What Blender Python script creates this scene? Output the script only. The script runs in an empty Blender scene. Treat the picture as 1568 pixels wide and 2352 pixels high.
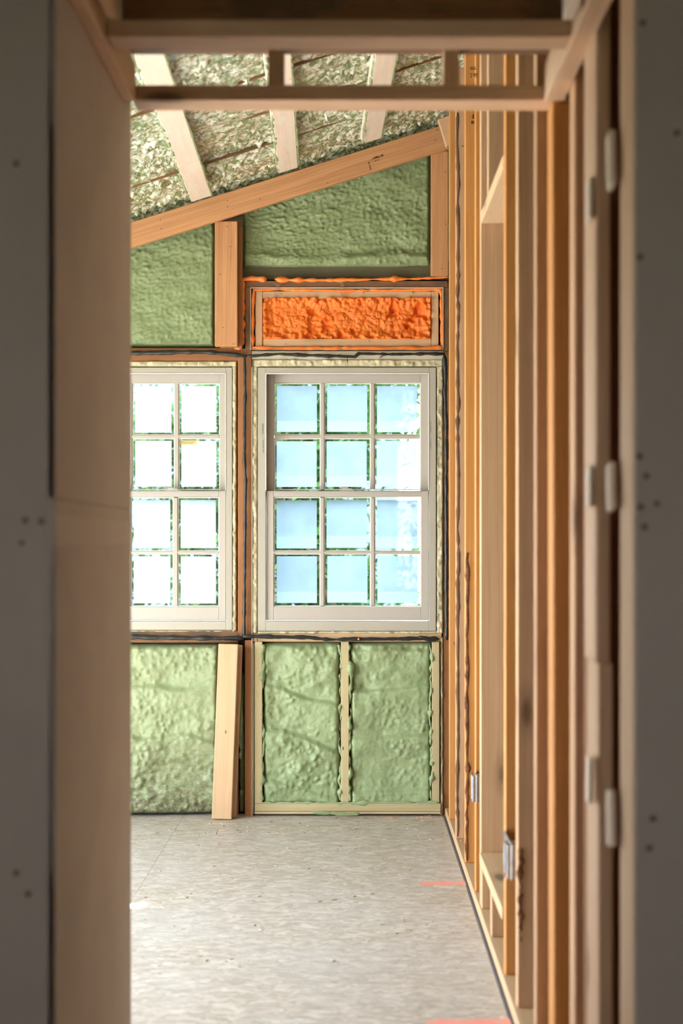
import bpy, bmesh, math, random
import numpy as np
from mathutils import Vector, Matrix
from mathutils import noise as mn
random.seed(7); rng = np.random.default_rng(11)
SC = bpy.context.scene
COL = SC.collection

# ------------------------------------------------------------------ camera
F = 3500.0                 # focal length in pixels of the 1568 x 2352 frame
VX, VY, EYE = 812.0, 1240.0, 1.30
cam_d = bpy.data.cameras.new('camera'); cam = bpy.data.objects.new('camera', cam_d); COL.objects.link(cam)
cam.location = (0, 0, EYE); cam.rotation_euler = (math.pi/2, 0, 0)
cam_d.sensor_fit = 'VERTICAL'; cam_d.sensor_height = 36.0; cam_d.lens = F/2352*36.0
cam_d.shift_x = -(VX-784)/2352; cam_d.shift_y = (VY-1176)/2352
cam_d.clip_start = 0.05; cam_d.clip_end = 200
cam_d.dof.use_dof = True; cam_d.dof.focus_distance = 7.0; cam_d.dof.aperture_fstop = 2.4
SC.camera = cam
# ------------------------------------------------------------------ sky, sun, exposure
w = bpy.data.worlds.new('sky'); SC.world = w; w.use_nodes = True
nt = w.node_tree; nt.nodes.clear()
wo = nt.nodes.new('ShaderNodeOutputWorld'); bg = nt.nodes.new('ShaderNodeBackground')
tc = nt.nodes.new('ShaderNodeTexCoord'); sep = nt.nodes.new('ShaderNodeSeparateXYZ'); rp = nt.nodes.new('ShaderNodeValToRGB')
nt.links.new(tc.outputs['Generated'], sep.inputs[0]); nt.links.new(sep.outputs['Z'], rp.inputs[0])
rp.color_ramp.elements[0].position = 0.0; rp.color_ramp.elements[0].color = (0.95, 0.97, 1.0, 1)
rp.color_ramp.elements[1].position = 0.7; rp.color_ramp.elements[1].color = (0.74, 0.86, 1.0, 1)
nt.links.new(rp.outputs[0], bg.inputs[0]); bg.inputs[1].default_value = 6.6
nt.links.new(bg.outputs[0], wo.inputs[0])
sd = bpy.data.lights.new('sun', 'SUN'); sun = bpy.data.objects.new('sun', sd); COL.objects.link(sun)
sd.energy = 15.0; sd.angle = math.radians(0.6); sd.color = (1.0, 0.94, 0.87)
SUN_DIR = Vector((0.64, 0.15, -0.76)).normalized()
sun.rotation_euler = (-SUN_DIR).to_track_quat('Z', 'Y').to_euler(); sun.location = (-8, 4, 9)
SC.view_settings.view_transform = 'Standard'; SC.view_settings.look = 'None'
SC.view_settings.gamma = 1; SC.view_settings.use_curve_mapping = False
SC.view_settings.exposure = 1.27
SC.cycles.max_bounces = 10; SC.cycles.diffuse_bounces = 6; SC.cycles.glossy_bounces = 3
SC.cycles.transmission_bounces = 6; SC.cycles.transparent_max_bounces = 12
SC.cycles.use_denoising = True; SC.cycles.caustics_reflective = False; SC.cycles.caustics_refractive = False
SC.cycles.sample_clamp_indirect = 8

# ------------------------------------------------------------------ helpers
def P(px, py, D):
    """photo pixel at distance D -> metres"""
    return Vector(((px-VX)*D/F, D, EYE-(py-VY)*D/F))
def PX(px, D): return (px-VX)*D/F
def PZ(py, D): return EYE-(py-VY)*D/F

def tag(o, label=None, cat=None, group=None, kind=None):
    if label: o['label'] = label
    if cat: o['category'] = cat
    if group: o['group'] = group
    if kind: o['kind'] = kind
    return o
def empty(name, loc=(0, 0, 0)):
    o = bpy.data.objects.new(name, None); COL.objects.link(o); o.location = loc; o.empty_display_size = .05
    return o
def par(ch, p):
    ch.parent = p
    bpy_m = p.matrix_world if p.parent is None else p.matrix_world
    ch.matrix_parent_inverse = world_matrix(p).inverted()
    return ch
def world_matrix(o):
    m = o.matrix_basis.copy()
    if o.parent: m = world_matrix(o.parent) @ o.matrix_parent_inverse @ m
    return m
def link(name, me, mat, parent=None, smooth=False):
    if isinstance(me, bmesh.types.BMesh):
        bm = me; me = bpy.data.meshes.new(name); bm.to_mesh(me); bm.free()
    me.materials.clear()
    for m in (mat if isinstance(mat, (list, tuple)) else [mat]): me.materials.append(m)
    if smooth: me.polygons.foreach_set('use_smooth', [True]*len(me.polygons))
    o = bpy.data.objects.new(name, me); COL.objects.link(o)
    if parent: par(o, parent)
    return o
def bm_box(bm, x0, x1, y0, y1, z0, z1, bev=0.0):
    r = bmesh.ops.create_cube(bm, size=1.0)
    vs = r['verts']
    for v in vs:
        v.co = Vector((x0+(v.co.x+.5)*(x1-x0), y0+(v.co.y+.5)*(y1-y0), z0+(v.co.z+.5)*(z1-z0)))
    if bev > 0:
        es = list({e for v in vs for e in v.link_edges})
        bmesh.ops.bevel(bm, geom=es, offset=bev, segments=1, affect='EDGES', profile=.5)
    return vs
def box(name, x0, x1, y0, y1, z0, z1, mat, parent=None, bev=0.0, axis=None):
    """a box of real size; AXIS is the world axis its grain (local Z) follows"""
    dx, dy, dz = x1-x0, y1-y0, z1-z0
    if axis is None: axis = 'XYZ'[max(range(3), key=lambda i: (dx, dy, dz)[i])]
    if axis == 'Z': R = Matrix.Identity(3); L = (dx, dy, dz)
    elif axis == 'X': R = Matrix(((0, 0, 1), (0, 1, 0), (-1, 0, 0))); L = (dz, dy, dx)      # local z -> X, local x -> -Z
    else: R = Matrix(((1, 0, 0), (0, 0, 1), (0, -1, 0))); L = (dx, dz, dy)                    # local z -> Y, local y -> -Z
    bm = bmesh.new(); bm_box(bm, -L[0]/2, L[0]/2, -L[1]/2, L[1]/2, -L[2]/2, L[2]/2, bev)
    me = bpy.data.meshes.new(name); bm.to_mesh(me); bm.free()
    o = bpy.data.objects.new(name, me); COL.objects.link(o); me.materials.append(mat)
    o.matrix_basis = Matrix.Translation(((x0+x1)/2, (y0+y1)/2, (z0+z1)/2)) @ R.to_4x4()
    if parent: par(o, parent)
    return o
def board(name, a, b, wdt, thk, wdir, mat, parent=None, bev=.003):
    """board from a to b (centre line), WDT along wdir"""
    a = Vector(a); b = Vector(b); z = (b-a).normalized(); x = Vector(wdir); x = (x-z*x.dot(z)).normalized(); y = z.cross(x)
    L = (b-a).length
    bm = bmesh.new(); bm_box(bm, -wdt/2, wdt/2, -thk/2, thk/2, 0, L, bev)
    me = bpy.data.meshes.new(name); bm.to_mesh(me); bm.free()
    o = bpy.data.objects.new(name, me); COL.objects.link(o); me.materials.append(mat)
    M = Matrix((x, y, z)).transposed().to_4x4(); M.translation = a
    o.matrix_basis = M
    if parent: par(o, parent)
    return o
def tube(name, pts, r, mat, jitter=.25, step=.012, flat=1.0, lump=0.0, parent=None, seg=9, seed=0, wob=.15):
    """an uneven squeezed bead along a polyline"""
    pts = [Vector(p) for p in pts]; path = []
    for i in range(len(pts)-1):
        n = max(1, int((pts[i+1]-pts[i]).length/step))
        for k in range(n): path.append(pts[i].lerp(pts[i+1], k/n))
    path.append(pts[-1])
    bm = bmesh.new(); rings = []
    for i, p in enumerate(path):
        t = (path[min(i+1, len(path)-1)]-path[max(i-1, 0)]).normalized()
        side = t.cross(Vector((0, 1, 0)))
        side = side.normalized() if side.length > .1 else Vector((1, 0, 0))
        out = side.cross(t).normalized()
        s = Vector((p.x*22+seed, p.z*22, p.y*22))
        rr = r*(1+jitter*mn.noise(s*1.7)*1.6 + lump*max(0, mn.noise(s*1.1+Vector((9, 3, 1))))*2.2)
        if i in (0, len(path)-1): rr *= .45
        off = side*r*wob*2*mn.noise(s*.8+Vector((4, 4, 4)))
        ring = []
        for k in range(seg):
            a = 2*math.pi*k/seg
            q = p+off+side*math.cos(a)*rr+out*math.sin(a)*rr*flat
            ring.append(bm.verts.new(q+side*r*.12*mn.noise(q*160)))
        rings.append(ring)
    for i in range(len(rings)-1):
        for k in range(seg):
            bm.faces.new((rings[i][k], rings[i][(k+1) % seg], rings[i+1][(k+1) % seg], rings[i+1][k]))
    bm.faces.new(rings[0]); bm.faces.new(list(reversed(rings[-1])))
    bmesh.ops.recalc_face_normals(bm, faces=bm.faces)
    return link(name, bm, mat, parent, smooth=True)

# -------- numpy noise for the foam surfaces
def _h(i, j, s):
    n = (i.astype(np.int64)*374761393 + j.astype(np.int64)*668265263 + s*69069) & 0xffffffff
    n = ((n ^ (n >> 13))*1274126177) & 0xffffffff
    n = (n ^ (n >> 16)) & 0xffffffff
    return (n % 100003)/100003.0
def vnoise(x, y, s=0):
    i = np.floor(x); j = np.floor(y); fx = x-i; fy = y-j
    fx = fx*fx*(3-2*fx); fy = fy*fy*(3-2*fy)
    a = _h(i, j, s); b = _h(i+1, j, s); c = _h(i, j+1, s); d = _h(i+1, j+1, s)
    return a+(b-a)*fx+(c-a)*fy+(a-b-c+d)*fx*fy
def fbm(x, y, s=0, o=4):
    r = 0; a = .5; t = 0
    for k in range(o):
        r = r+a*vnoise(x*2**k+17*k, y*2**k-11*k, s+k); t += a; a *= .5
    return r/t
def worley(x, y, s=0):
    i = np.floor(x); j = np.floor(y); d1 = np.full(x.shape, 9.0); d2 = d1.copy()
    for a in (-1, 0, 1):
        for b in (-1, 0, 1):
            cx = i+a+_h(i+a, j+b, s); cy = j+b+_h(i+a, j+b, s+7)
            d = np.sqrt((cx-x)**2+(cy-y)**2)
            d2 = np.minimum(d2, np.maximum(d, d1)); d1 = np.minimum(d1, d)
    return d1, d2
def lumps(x, y, s=0, sig=.42):
    """rounded bumps of uneven size scattered over the surface"""
    wx = x+.5*fbm(x*.35, y*.35, s+31, 2); wy = y+.5*fbm(x*.35+9, y*.35, s+37, 2)
    i = np.floor(wx); j = np.floor(wy); r = np.zeros_like(x)
    for a in (-1, 0, 1):
        for b in (-1, 0, 1):
            cx = i+a+_h(i+a, j+b, s); cy = j+b+_h(i+a, j+b, s+7); am = _h(i+a, j+b, s+15); sg = sig*(.6+.7*_h(i+a, j+b, s+21))
            r = r+(.1+.9*am)*np.exp(-((cx-wx)**2+(cy-wy)**2)/(sg*sg))*.8
    return r
def pillows(x, y, s=0):
    """rounded lumps, 0..1"""
    wx = x+.9*fbm(x*.8, y*.8, s+31, 2); wy = y+.9*fbm(x*.8+9, y*.8, s+37, 2)
    d1, _ = worley(wx, wy, s)
    return np.clip(1-d1*d1*1.15, 0, 1)
def grid_mesh(name, V, nu, nv, mat, parent=None, flip=False):
    """V: (nu*nv,3)"""
    me = bpy.data.meshes.new(name)
    idx = np.arange(nu*nv).reshape(nv, nu)
    a = idx[:-1, :-1].ravel(); b = idx[:-1, 1:].ravel(); c = idx[1:, 1:].ravel(); d = idx[1:, :-1].ravel()
    f = np.stack([a, b, c, d] if not flip else [d, c, b, a], 1)
    me.vertices.add(len(V)); me.vertices.foreach_set('co', V.astype(np.float32).ravel())
    me.loops.add(f.size); me.loops.foreach_set('vertex_index', f.ravel().astype(np.int32))
    me.polygons.add(len(f)); me.polygons.foreach_set('loop_start', (np.arange(len(f))*4).astype(np.int32))
    me.polygons.foreach_set('loop_total', np.full(len(f), 4, np.int32))
    me.update(); me.validate()
    return link(name, me, mat, parent, smooth=True)
def join_meshes(name, objs, mat, parent=None):
    bm = bmesh.new()
    for o in objs: bm.from_mesh(o.data)
    for o in objs: bpy.data.objects.remove(o)
    return link(name, bm, mat, parent, smooth=True)
def foam_panel(name, x0, x1, zb, zt, yb, mat, height, res=.006, edge=.02, seed=0, parent=None, back=.045, irr=.006):
    """wall foam between x0..x1; zb, zt numbers or functions of x; HEIGHT(x, z) gives how far it bulges towards the room"""
    nu = int((x1-x0)/res)+2
    X1 = np.linspace(x0, x1, nu)
    ZB = np.array([zb(x) if callable(zb) else zb for x in X1]); ZT = np.array([zt(x) if callable(zt) else zt for x in X1])
    nv = int((ZT-ZB).max()/res)+2
    t = np.linspace(0, 1, nv)[:, None]
    X = np.repeat(X1[None, :], nv, 0); Z = ZB[None, :]*(1-t)+ZT[None, :]*t
    du = np.minimum(X-x0, x1-X); dv = np.minimum(Z-ZB[None, :], ZT[None, :]-Z)
    e = np.clip(np.minimum(du, dv)/edge, 0, 1); e = np.sqrt(1-(1-e)**2)
    h = height(X, Z)
    Y = yb - h*e + (1-e)*back
    k = e*0+np.clip(1-np.minimum(du, dv)/.05, 0, 1)
    X = X+irr*k*(fbm(X*40, Z*40, seed+3)-.5)*np.where((X > x0+1e-6) & (X < x1-1e-6), 1, 0)
    return grid_mesh(name, np.stack([X.ravel(), Y.ravel(), Z.ravel()], 1), nu, nv, mat, parent)

# ------------------------------------------------------------------ materials
def new_mat(name):
    m = bpy.data.materials.new(name); m.use_nodes = True
    n = m.node_tree; b = n.nodes['Principled BSDF']
    return m, n, b
def N(n, t, **k):
    nd = n.nodes.new(t)
    for a, v in k.items():
        if hasattr(nd, a): setattr(nd, a, v)
    return nd
def ramp(n, src, stops):
    r = n.nodes.new('ShaderNodeValToRGB')
    el = r.color_ramp.elements
    while len(el) < len(stops): el.new(.5)
    for e, (p, c) in zip(el, stops):
        e.position = p; e.color = (c, c, c, 1) if isinstance(c, (int, float)) else (*c, 1)
    n.links.new(src, r.inputs[0]); return r.outputs[0]
def mixc(n, fac, a, b, mode='MIX'):
    m = n.nodes.new('ShaderNodeMix'); m.data_type = 'RGBA'; m.blend_type = mode
    if isinstance(fac, (int, float)): m.inputs[0].default_value = fac
    else: n.links.new(fac, m.inputs[0])
    for s, v in ((6, a), (7, b)):
        if isinstance(v, tuple): m.inputs[s].default_value = (*v, 1)
        else: n.links.new(v, m.inputs[s])
    return m.outputs[2]
def coords(n, scale, rnd=True):
    t = n.nodes.new('ShaderNodeTexCoord'); mp = n.nodes.new('ShaderNodeMapping'); mp.inputs['Scale'].default_value = scale
    n.links.new(t.outputs['Object'], mp.inputs[0])
    if rnd:
        oi = n.nodes.new('ShaderNodeObjectInfo'); mu = n.nodes.new('ShaderNodeMath'); mu.operation = 'MULTIPLY'; mu.inputs[1].default_value = 57.0
        n.links.new(oi.outputs['Random'], mu.inputs[0])
        cb = n.nodes.new('ShaderNodeCombineXYZ')
        for i in range(3): n.links.new(mu.outputs[0], cb.inputs[i])
        n.links.new(cb.outputs[0], mp.inputs['Location'])
    return mp.outputs[0]
def noise(n, vec, scale, detail=3, rough=.55, dist=0):
    t = n.nodes.new('ShaderNodeTexNoise'); t.inputs['Scale'].default_value = scale; t.inputs['Detail'].default_value = detail
    t.inputs['Roughness'].default_value = rough; t.inputs['Distortion'].default_value = dist
    n.links.new(vec, t.inputs['Vector']); return t.outputs['Fac']
def bump(n, b, h, s, d=.002):
    bp = n.nodes.new('ShaderNodeBump'); bp.inputs['Strength'].default_value = s; bp.inputs['Distance'].default_value = d
    n.links.new(h, bp.inputs['Height']); n.links.new(bp.outputs[0], b.inputs['Normal'])
def wood(name, light, dark, knots=.8, rough=.6, stain=None, vary=.12):
    m, n, b = new_mat(name)
    g = coords(n, (28, 28, 1.1))
    fine = noise(n, g, 3.0, 5, .65)
    c2 = coords(n, (7, 7, .9))
    wv = n.nodes.new('ShaderNodeTexWave'); wv.wave_type = 'BANDS'; wv.bands_direction = 'X'; wv.inputs['Scale'].default_value = .95
    wv.inputs['Distortion'].default_value = 6.5; wv.inputs['Detail'].default_value = 2.5; wv.inputs['Detail Scale'].default_value = .9
    n.links.new(c2, wv.inputs['Vector'])
    ringf = ramp(n, wv.outputs['Fac'], [(.0, 0), (.55, .1), (.85, .75), (1, .2)])
    base = mixc(n, ramp(n, fine, [(.35, 0), (.7, .55)]), light, dark)
    m2 = n.nodes.new('ShaderNodeMath'); m2.operation = 'MULTIPLY'; m2.inputs[1].default_value = .6; n.links.new(ringf, m2.inputs[0])
    base = mixc(n, m2.outputs[0], base, dark)
    # tone drifting along the board
    big = noise(n, coords(n, (2.5, 2.5, .7)), 1.3, 2)
    base = mixc(n, ramp(n, big, [(.35, 0), (.75, .35)]), base, tuple(min(1, c*1.18) for c in light))
    # knots
    v = n.nodes.new('ShaderNodeTexVoronoi'); v.inputs['Scale'].default_value = 1.0; n.links.new(coords(n, (7.5, 7.5, 2.6)), v.inputs['Vector'])
    kn = ramp(n, v.outputs['Distance'], [(0, 1), (.10, .85), (.15, .3), (.27, 0)])
    sp = n.nodes.new('ShaderNodeSeparateColor'); n.links.new(v.outputs['Color'], sp.inputs[0])
    gate = n.nodes.new('ShaderNodeMath'); gate.operation = 'GREATER_THAN'; gate.inputs[1].default_value = 1-knots*.5; n.links.new(sp.outputs[0], gate.inputs[0])
    kk = n.nodes.new('ShaderNodeMath'); kk.operation = 'MULTIPLY'; n.links.new(kn, kk.inputs[0]); n.links.new(gate.outputs[0], kk.inputs[1])
    base = mixc(n, kk.outputs[0], base, tuple(c*.35 for c in dark))
    # small dark flecks and nail marks
    v2 = n.nodes.new('ShaderNodeTexVoronoi'); v2.inputs['Scale'].default_value = 1.0; n.links.new(coords(n, (26, 26, 9)), v2.inputs['Vector'])
    s2 = n.nodes.new('ShaderNodeSeparateColor'); n.links.new(v2.outputs['Color'], s2.inputs[0])
    g2 = n.nodes.new('ShaderNodeMath'); g2.operation = 'GREATER_THAN'; g2.inputs[1].default_value = .93; n.links.new(s2.outputs[1], g2.inputs[0])
    k2 = n.nodes.new('ShaderNodeMath'); k2.operation = 'MULTIPLY'; n.links.new(ramp(n, v2.outputs['Distance'], [(0, 1), (.06, .9), (.1, 0)]), k2.inputs[0]); n.links.new(g2.outputs[0], k2.inputs[1])
    base = mixc(n, k2.outputs[0], base, (.05, .03, .02))
    if stain:
        st = noise(n, coords(n, (5, 5, 2)), 2.2, 4, .7)
        base = mixc(n, ramp(n, st, [(.5, 0), (.62, .85)]), base, stain)
    # board to board variation
    oi = n.nodes.new('ShaderNodeObjectInfo'); mr = n.nodes.new('ShaderNodeMapRange'); mr.inputs['To Min'].default_value = 1-vary; mr.inputs['To Max'].default_value = 1+vary*.6
    n.links.new(oi.outputs['Random'], mr.inputs['Value'])
    hs = n.nodes.new('ShaderNodeHueSaturation'); n.links.new(base, hs.inputs['Color']); n.links.new(mr.outputs[0], hs.inputs['Value'])
    n.links.new(hs.outputs[0], b.inputs['Base Color']); b.inputs['Roughness'].default_value = rough
    bump(n, b, fine, .35, .0015)
    return m
def plain(name, col, rough=.6, metal=0, bumpy=0, bscale=200, var=0, vscale=8, spec=.5, col2=None):
    m, n, b = new_mat(name); b.inputs['Roughness'].default_value = rough; b.inputs['Metallic'].default_value = metal
    b.inputs['Specular IOR Level'].default_value = spec
    if var:
        f = noise(n, coords(n, (1, 1, 1), False), vscale, 4, .65)
        c2 = col2 or tuple(c*(1-var) for c in col)
        n.links.new(mixc(n, ramp(n, f, [(.35, 0), (.68, 1)]), col, c2), b.inputs['Base Color'])
    else: b.inputs['Base Color'].default_value = (*col, 1)
    if bumpy: bump(n, b, noise(n, coords(n, (1, 1, 1), False), bscale, 4, .6), bumpy, .002)
    return m
def foam_mat(name, col, col2, rough=.5, bs=.5, dirt=None, scale=220, spec=.5):
    m, n, b = new_mat(name); c = coords(n, (1, 1, 1), False)
    f = noise(n, c, 14, 4, .6); fine = noise(n, c, scale, 4, .7)
    base = mixc(n, ramp(n, f, [(.3, 0), (.7, 1)]), col, col2)
    base = mixc(n, ramp(n, fine, [(.5, 0), (.8, .35)]), base, tuple(x*.6 for x in col))
    if dirt:
        # brown dust thrown up on the lowest part of the foam
        sp = n.nodes.new('ShaderNodeSeparateXYZ'); n.links.new(c, sp.inputs[0])
        mr = n.nodes.new('ShaderNodeMapRange'); mr.inputs['From Min'].default_value = dirt[1]; mr.inputs['From Max'].default_value = 0.02
        n.links.new(sp.outputs[2], mr.inputs['Value'])
        d = noise(n, c, 30, 5, .8); mu = n.nodes.new('ShaderNodeMath'); mu.operation = 'MULTIPLY'
        n.links.new(ramp(n, d, [(.4, 0), (.6, 1)]), mu.inputs[0]); n.links.new(mr.outputs[0], mu.inputs[1])
        base = mixc(n, mu.outputs[0], base, dirt[0])
    n.links.new(base, b.inputs['Base Color']); b.inputs['Roughness'].default_value = rough; b.inputs['Specular IOR Level'].default_value = spec
    bump(n, b, fine, bs*.6, .003)
    return m

M = {}
M['stud_orange'] = wood('orange pine', (.68, .315, .085), (.46, .165, .035))
M['stud_tan'] = wood('tan spruce', (.60, .385, .22), (.42, .235, .12))
M['stud_pink'] = wood('pinkish fir', (.62, .38, .22), (.42, .22, .11))
M['rafter'] = wood('rafter pine', (.60, .31, .14), (.32, .125, .045), knots=.7, vary=.05)
M['pale_wood'] = wood('pale new spruce', (.58, .40, .24), (.48, .29, .15), knots=.35, vary=.06)
M['dusty_wood'] = wood('foam dusted spruce', (.50, .42, .24), (.38, .30, .16), knots=.2, vary=.06)
M['ladder'] = wood('joist wood', (.70, .49, .32), (.44, .22, .09), knots=.5)
M['brown'] = wood('old brown wood', (.24, .115, .045), (.10, .045, .02), knots=.3, stain=(.09, .06, .035))
M['brown_orange'] = wood('stained brown wood', (.36, .15, .05), (.20, .075, .025), knots=.3)
M['dark_beam'] = wood('dark oversprayed beam', (.13, .11, .06), (.08, .06, .03), stain=(.10, .14, .055))
M['white_wood'] = wood('whitewashed strapping', (.80, .68, .56), (.66, .53, .42), knots=.2, stain=(.78, .72, .60), vary=.04)
M['cream_board'] = plain('cream board', (.60, .55, .42), .5, var=.15)
M['frame'] = plain('cream window frame', (.43, .405, .34), .38, var=.03, vscale=3)
M['sash'] = plain('cream window sash', (.46, .425, .38), .35)
M['bead'] = plain('white glazing bead', (.85, .82, .78), .3)
M['black'] = plain('black sealant', (.018, .02, .02), .28, bumpy=.4, bscale=90)
M['gasket'] = plain('dark sill gasket', (.03, .03, .05), .6)
M['steel'] = plain('galvanised steel', (.62, .66, .72), .28, 1.0, var=.3, vscale=30)
M['iron'] = plain('dark nail steel', (.12, .10, .09), .45, .8)
M['sticker'] = plain('yellow paper sticker', (.78, .60, .22), .6)
M['ink'] = plain('black ink', (.03, .025, .02), .7)
M['faded_ink'] = plain('faded ink', (.22, .19, .15), .7)
M['drywall'] = plain('grey drywall paper', (.44, .395, .34), .85, var=.06, vscale=2.5, bumpy=.05)
M['drywall_edge'] = plain('taped drywall', (.62, .56, .50), .85, var=.10, vscale=4)
M['compound'] = plain('joint compound', (.64, .58, .52), .85)
M['spot'] = plain('dark screw dimple', (.14, .12, .10), .9)
M['plywood'] = wood('rough sheathing', (.22, .14, .07), (.12, .07, .03))
M['outer'] = plain('outer shell', (.35, .33, .3), .9)
M['foam_wall'] = foam_mat('green wall foam', (.20, .265, .115), (.26, .325, .16), .5, .6)
M['foam_low'] = foam_mat('pale green wall foam', (.235, .31, .15), (.31, .39, .21), .5, .5)
M['foam_dirty'] = foam_mat('pale green foam with brown dust', (.235, .30, .15), (.31, .37, .205), .5, .6, dirt=((.09, .06, .035), .42))
M['foam_ceiling'] = foam_mat('glossy ceiling foam', (.34, .39, .20), (.50, .53, .36), .2, .5, scale=160, spec=1.0)
M['foam_ceiling'].node_tree.nodes['Principled BSDF'].inputs['Coat Weight'].default_value = .9
M['foam_ceiling'].node_tree.nodes['Principled BSDF'].inputs['Coat Roughness'].default_value = .22
# noise mottling: pale patches painted as gloss highlights, dark green as shaded pits
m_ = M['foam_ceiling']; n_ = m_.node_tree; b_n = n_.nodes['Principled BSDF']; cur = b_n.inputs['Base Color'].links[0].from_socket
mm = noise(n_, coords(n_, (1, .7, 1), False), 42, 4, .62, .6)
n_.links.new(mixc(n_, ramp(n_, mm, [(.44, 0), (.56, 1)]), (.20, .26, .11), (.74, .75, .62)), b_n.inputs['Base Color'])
M['foam_orange'] = foam_mat('orange gun foam', (.84, .16, .012), (.90, .24, .03), .5, .9, scale=320)
M['bead_orange'] = plain('orange foam bead', (.88, .26, .05), .4, bumpy=.3, bscale=120, var=.2, vscale=30, col2=(.85, .17, .015))
M['foam_cream'] = foam_mat('cream window foam', (.60, .54, .36), (.52, .47, .30), .5, .6, scale=260)
M['bark'] = plain('dark bark', (.10, .035, .015), .8, bumpy=1, bscale=120, var=.6, vscale=40, col2=(.35, .15, .06))
M['chips'] = plain('pale wood chips', (.62, .50, .36), .8, var=.4, vscale=60)
M['chalk'] = plain('pink marking chalk', (.95, .30, .25), .9, var=.35, vscale=40, col2=(.75, .45, .38))

# subfloor: grey-beige pressed flakes
m, n, b = new_mat('flake board subfloor'); M['subfloor'] = m
c = coords(n, (1, 1, 1), False)
v1 = n.nodes.new('ShaderNodeTexVoronoi'); v1.inputs['Scale'].default_value = 1; v1.inputs['Randomness'].default_value = 1
nd = noise(n, c, 9, 3, .6)
mp = n.nodes.new('ShaderNodeMapping'); mp.inputs['Scale'].default_value = (38, 75, 1); n.links.new(c, mp.inputs[0])
va = n.nodes.new('ShaderNodeVectorMath'); va.operation = 'ADD'; n.links.new(mp.outputs[0], va.inputs[0])
vs_ = n.nodes.new('ShaderNodeVectorMath'); vs_.operation = 'SCALE'; vs_.inputs['Scale'].default_value = 5.0
tn = n.nodes.new('ShaderNodeTexNoise'); tn.inputs['Scale'].default_value = 14; n.links.new(c, tn.inputs['Vector'])
n.links.new(tn.outputs['Color'], vs_.inputs[0]); n.links.new(vs_.outputs[0], va.inputs[1]); n.links.new(va.outputs[0], v1.inputs['Vector'])
sc_ = n.nodes.new('ShaderNodeSeparateColor'); n.links.new(v1.outputs['Color'], sc_.inputs[0])
base = ramp(n, sc_.outputs[0], [(0, (.40, .34, .28)), (.4, (.55, .49, .43)), (.75, (.62, .56, .51)), (1, (.74, .67, .60))])
base = mixc(n, ramp(n, noise(n, c, 2.2, 4, .6), [(.4, 0), (.65, .45)]), base, (.60, .585, .60))
base = mixc(n, ramp(n, nd, [(.45, 0), (.75, .4)]), base, (.42, .35, .28))
mp2 = n.nodes.new('ShaderNodeMapping'); mp2.inputs['Scale'].default_value = (45, 110, 1); mp2.inputs['Rotation'].default_value = (0, 0, .25); n.links.new(c, mp2.inputs[0])
fl = ramp(n, noise(n, mp2.outputs[0], 1.0, 4, .75), [(.60, 0), (.69, .75)])
base = mixc(n, ramp(n, noise(n, mp2.outputs[0], .22, 4, .7), [(.38, .5), (.52, 0)]), base, (.36, .31, .265))
base = mixc(n, fl, base, (.17, .13, .10))
n.links.new(base, b.inputs['Base Color']); b.inputs['Roughness'].default_value = .5
bump(n, b, sc_.outputs[1], .18, .002)

# glass and film
m, n, b = new_mat('window glass'); M['glass'] = m
n.nodes.remove(b); out = n.nodes['Material Output']
gl = n.nodes.new('ShaderNodeBsdfGlossy'); gl.inputs['Roughness'].default_value = .02
tr = n.nodes.new('ShaderNodeBsdfTransparent'); tr.inputs[0].default_value = (.93, .97, .96, 1)
fr = n.nodes.new('ShaderNodeFresnel'); fr.inputs[0].default_value = 1.45
mx = n.nodes.new('ShaderNodeMixShader'); n.links.new(fr.outputs[0], mx.inputs[0]); n.links.new(tr.outputs[0], mx.inputs[1]); n.links.new(gl.outputs[0], mx.inputs[2]); n.links.new(mx.outputs[0], out.inputs[0])
def film_mat(name, col, clear):
    m, n, b = new_mat(name); n.nodes.remove(b); out = n.nodes['Material Output']
    tl = n.nodes.new('ShaderNodeBsdfTranslucent'); c = coords(n, (1, 1, 1), True)
    f = noise(n, c, 6, 4, .6); n.links.new(mixc(n, ramp(n, f, [(.4, 0), (.62, 1)]), col, tuple(min(1, x*1.13) for x in col)), tl.inputs[0])
    # a second, overlapping layer of film along the lower part and at one side
    t_ = n.nodes.new('ShaderNodeTexCoord'); s_ = n.nodes.new('ShaderNodeSeparateXYZ'); n.links.new(t_.outputs['Object'], s_.inputs[0])
    g_ = n.nodes.new('ShaderNodeMath'); g_.operation = 'LESS_THAN'; g_.inputs[1].default_value = -.058; n.links.new(s_.outputs[2], g_.inputs[0])
    n.links.new(mixc(n, g_.outputs[0], mixc(n, ramp(n, f, [(.4, 0), (.62, 1)]), col, tuple(min(1, x*1.13) for x in col)), tuple(min(1, x*1.22) for x in col)), tl.inputs[0])
    tr = n.nodes.new('ShaderNodeBsdfTransparent'); tr.inputs[0].default_value = (.85, .93, 1, 1)
    mx = n.nodes.new('ShaderNodeMixShader'); mx.inputs[0].default_value = clear
    n.links.new(tl.outputs[0], mx.inputs[1]); n.links.new(tr.outputs[0], mx.inputs[2]); n.links.new(mx.outputs[0], out.inputs[0])
    return m
M['film_blue'] = film_mat('pale blue protective film', (.28, .32, .375), .2)
M['film_bright'] = film_mat('brightened protective film', (.48, .51, .56), .16)  # same film, colour whitened to carry the left window's overexposed daylight
m, n, b = new_mat('clear tape'); M['tape'] = m; n.nodes.remove(b)
t_ = n.nodes.new('ShaderNodeBsdfTransparent'); g_ = n.nodes.new('ShaderNodeBsdfGlossy'); g_.inputs['Roughness'].default_value = .25
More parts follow.
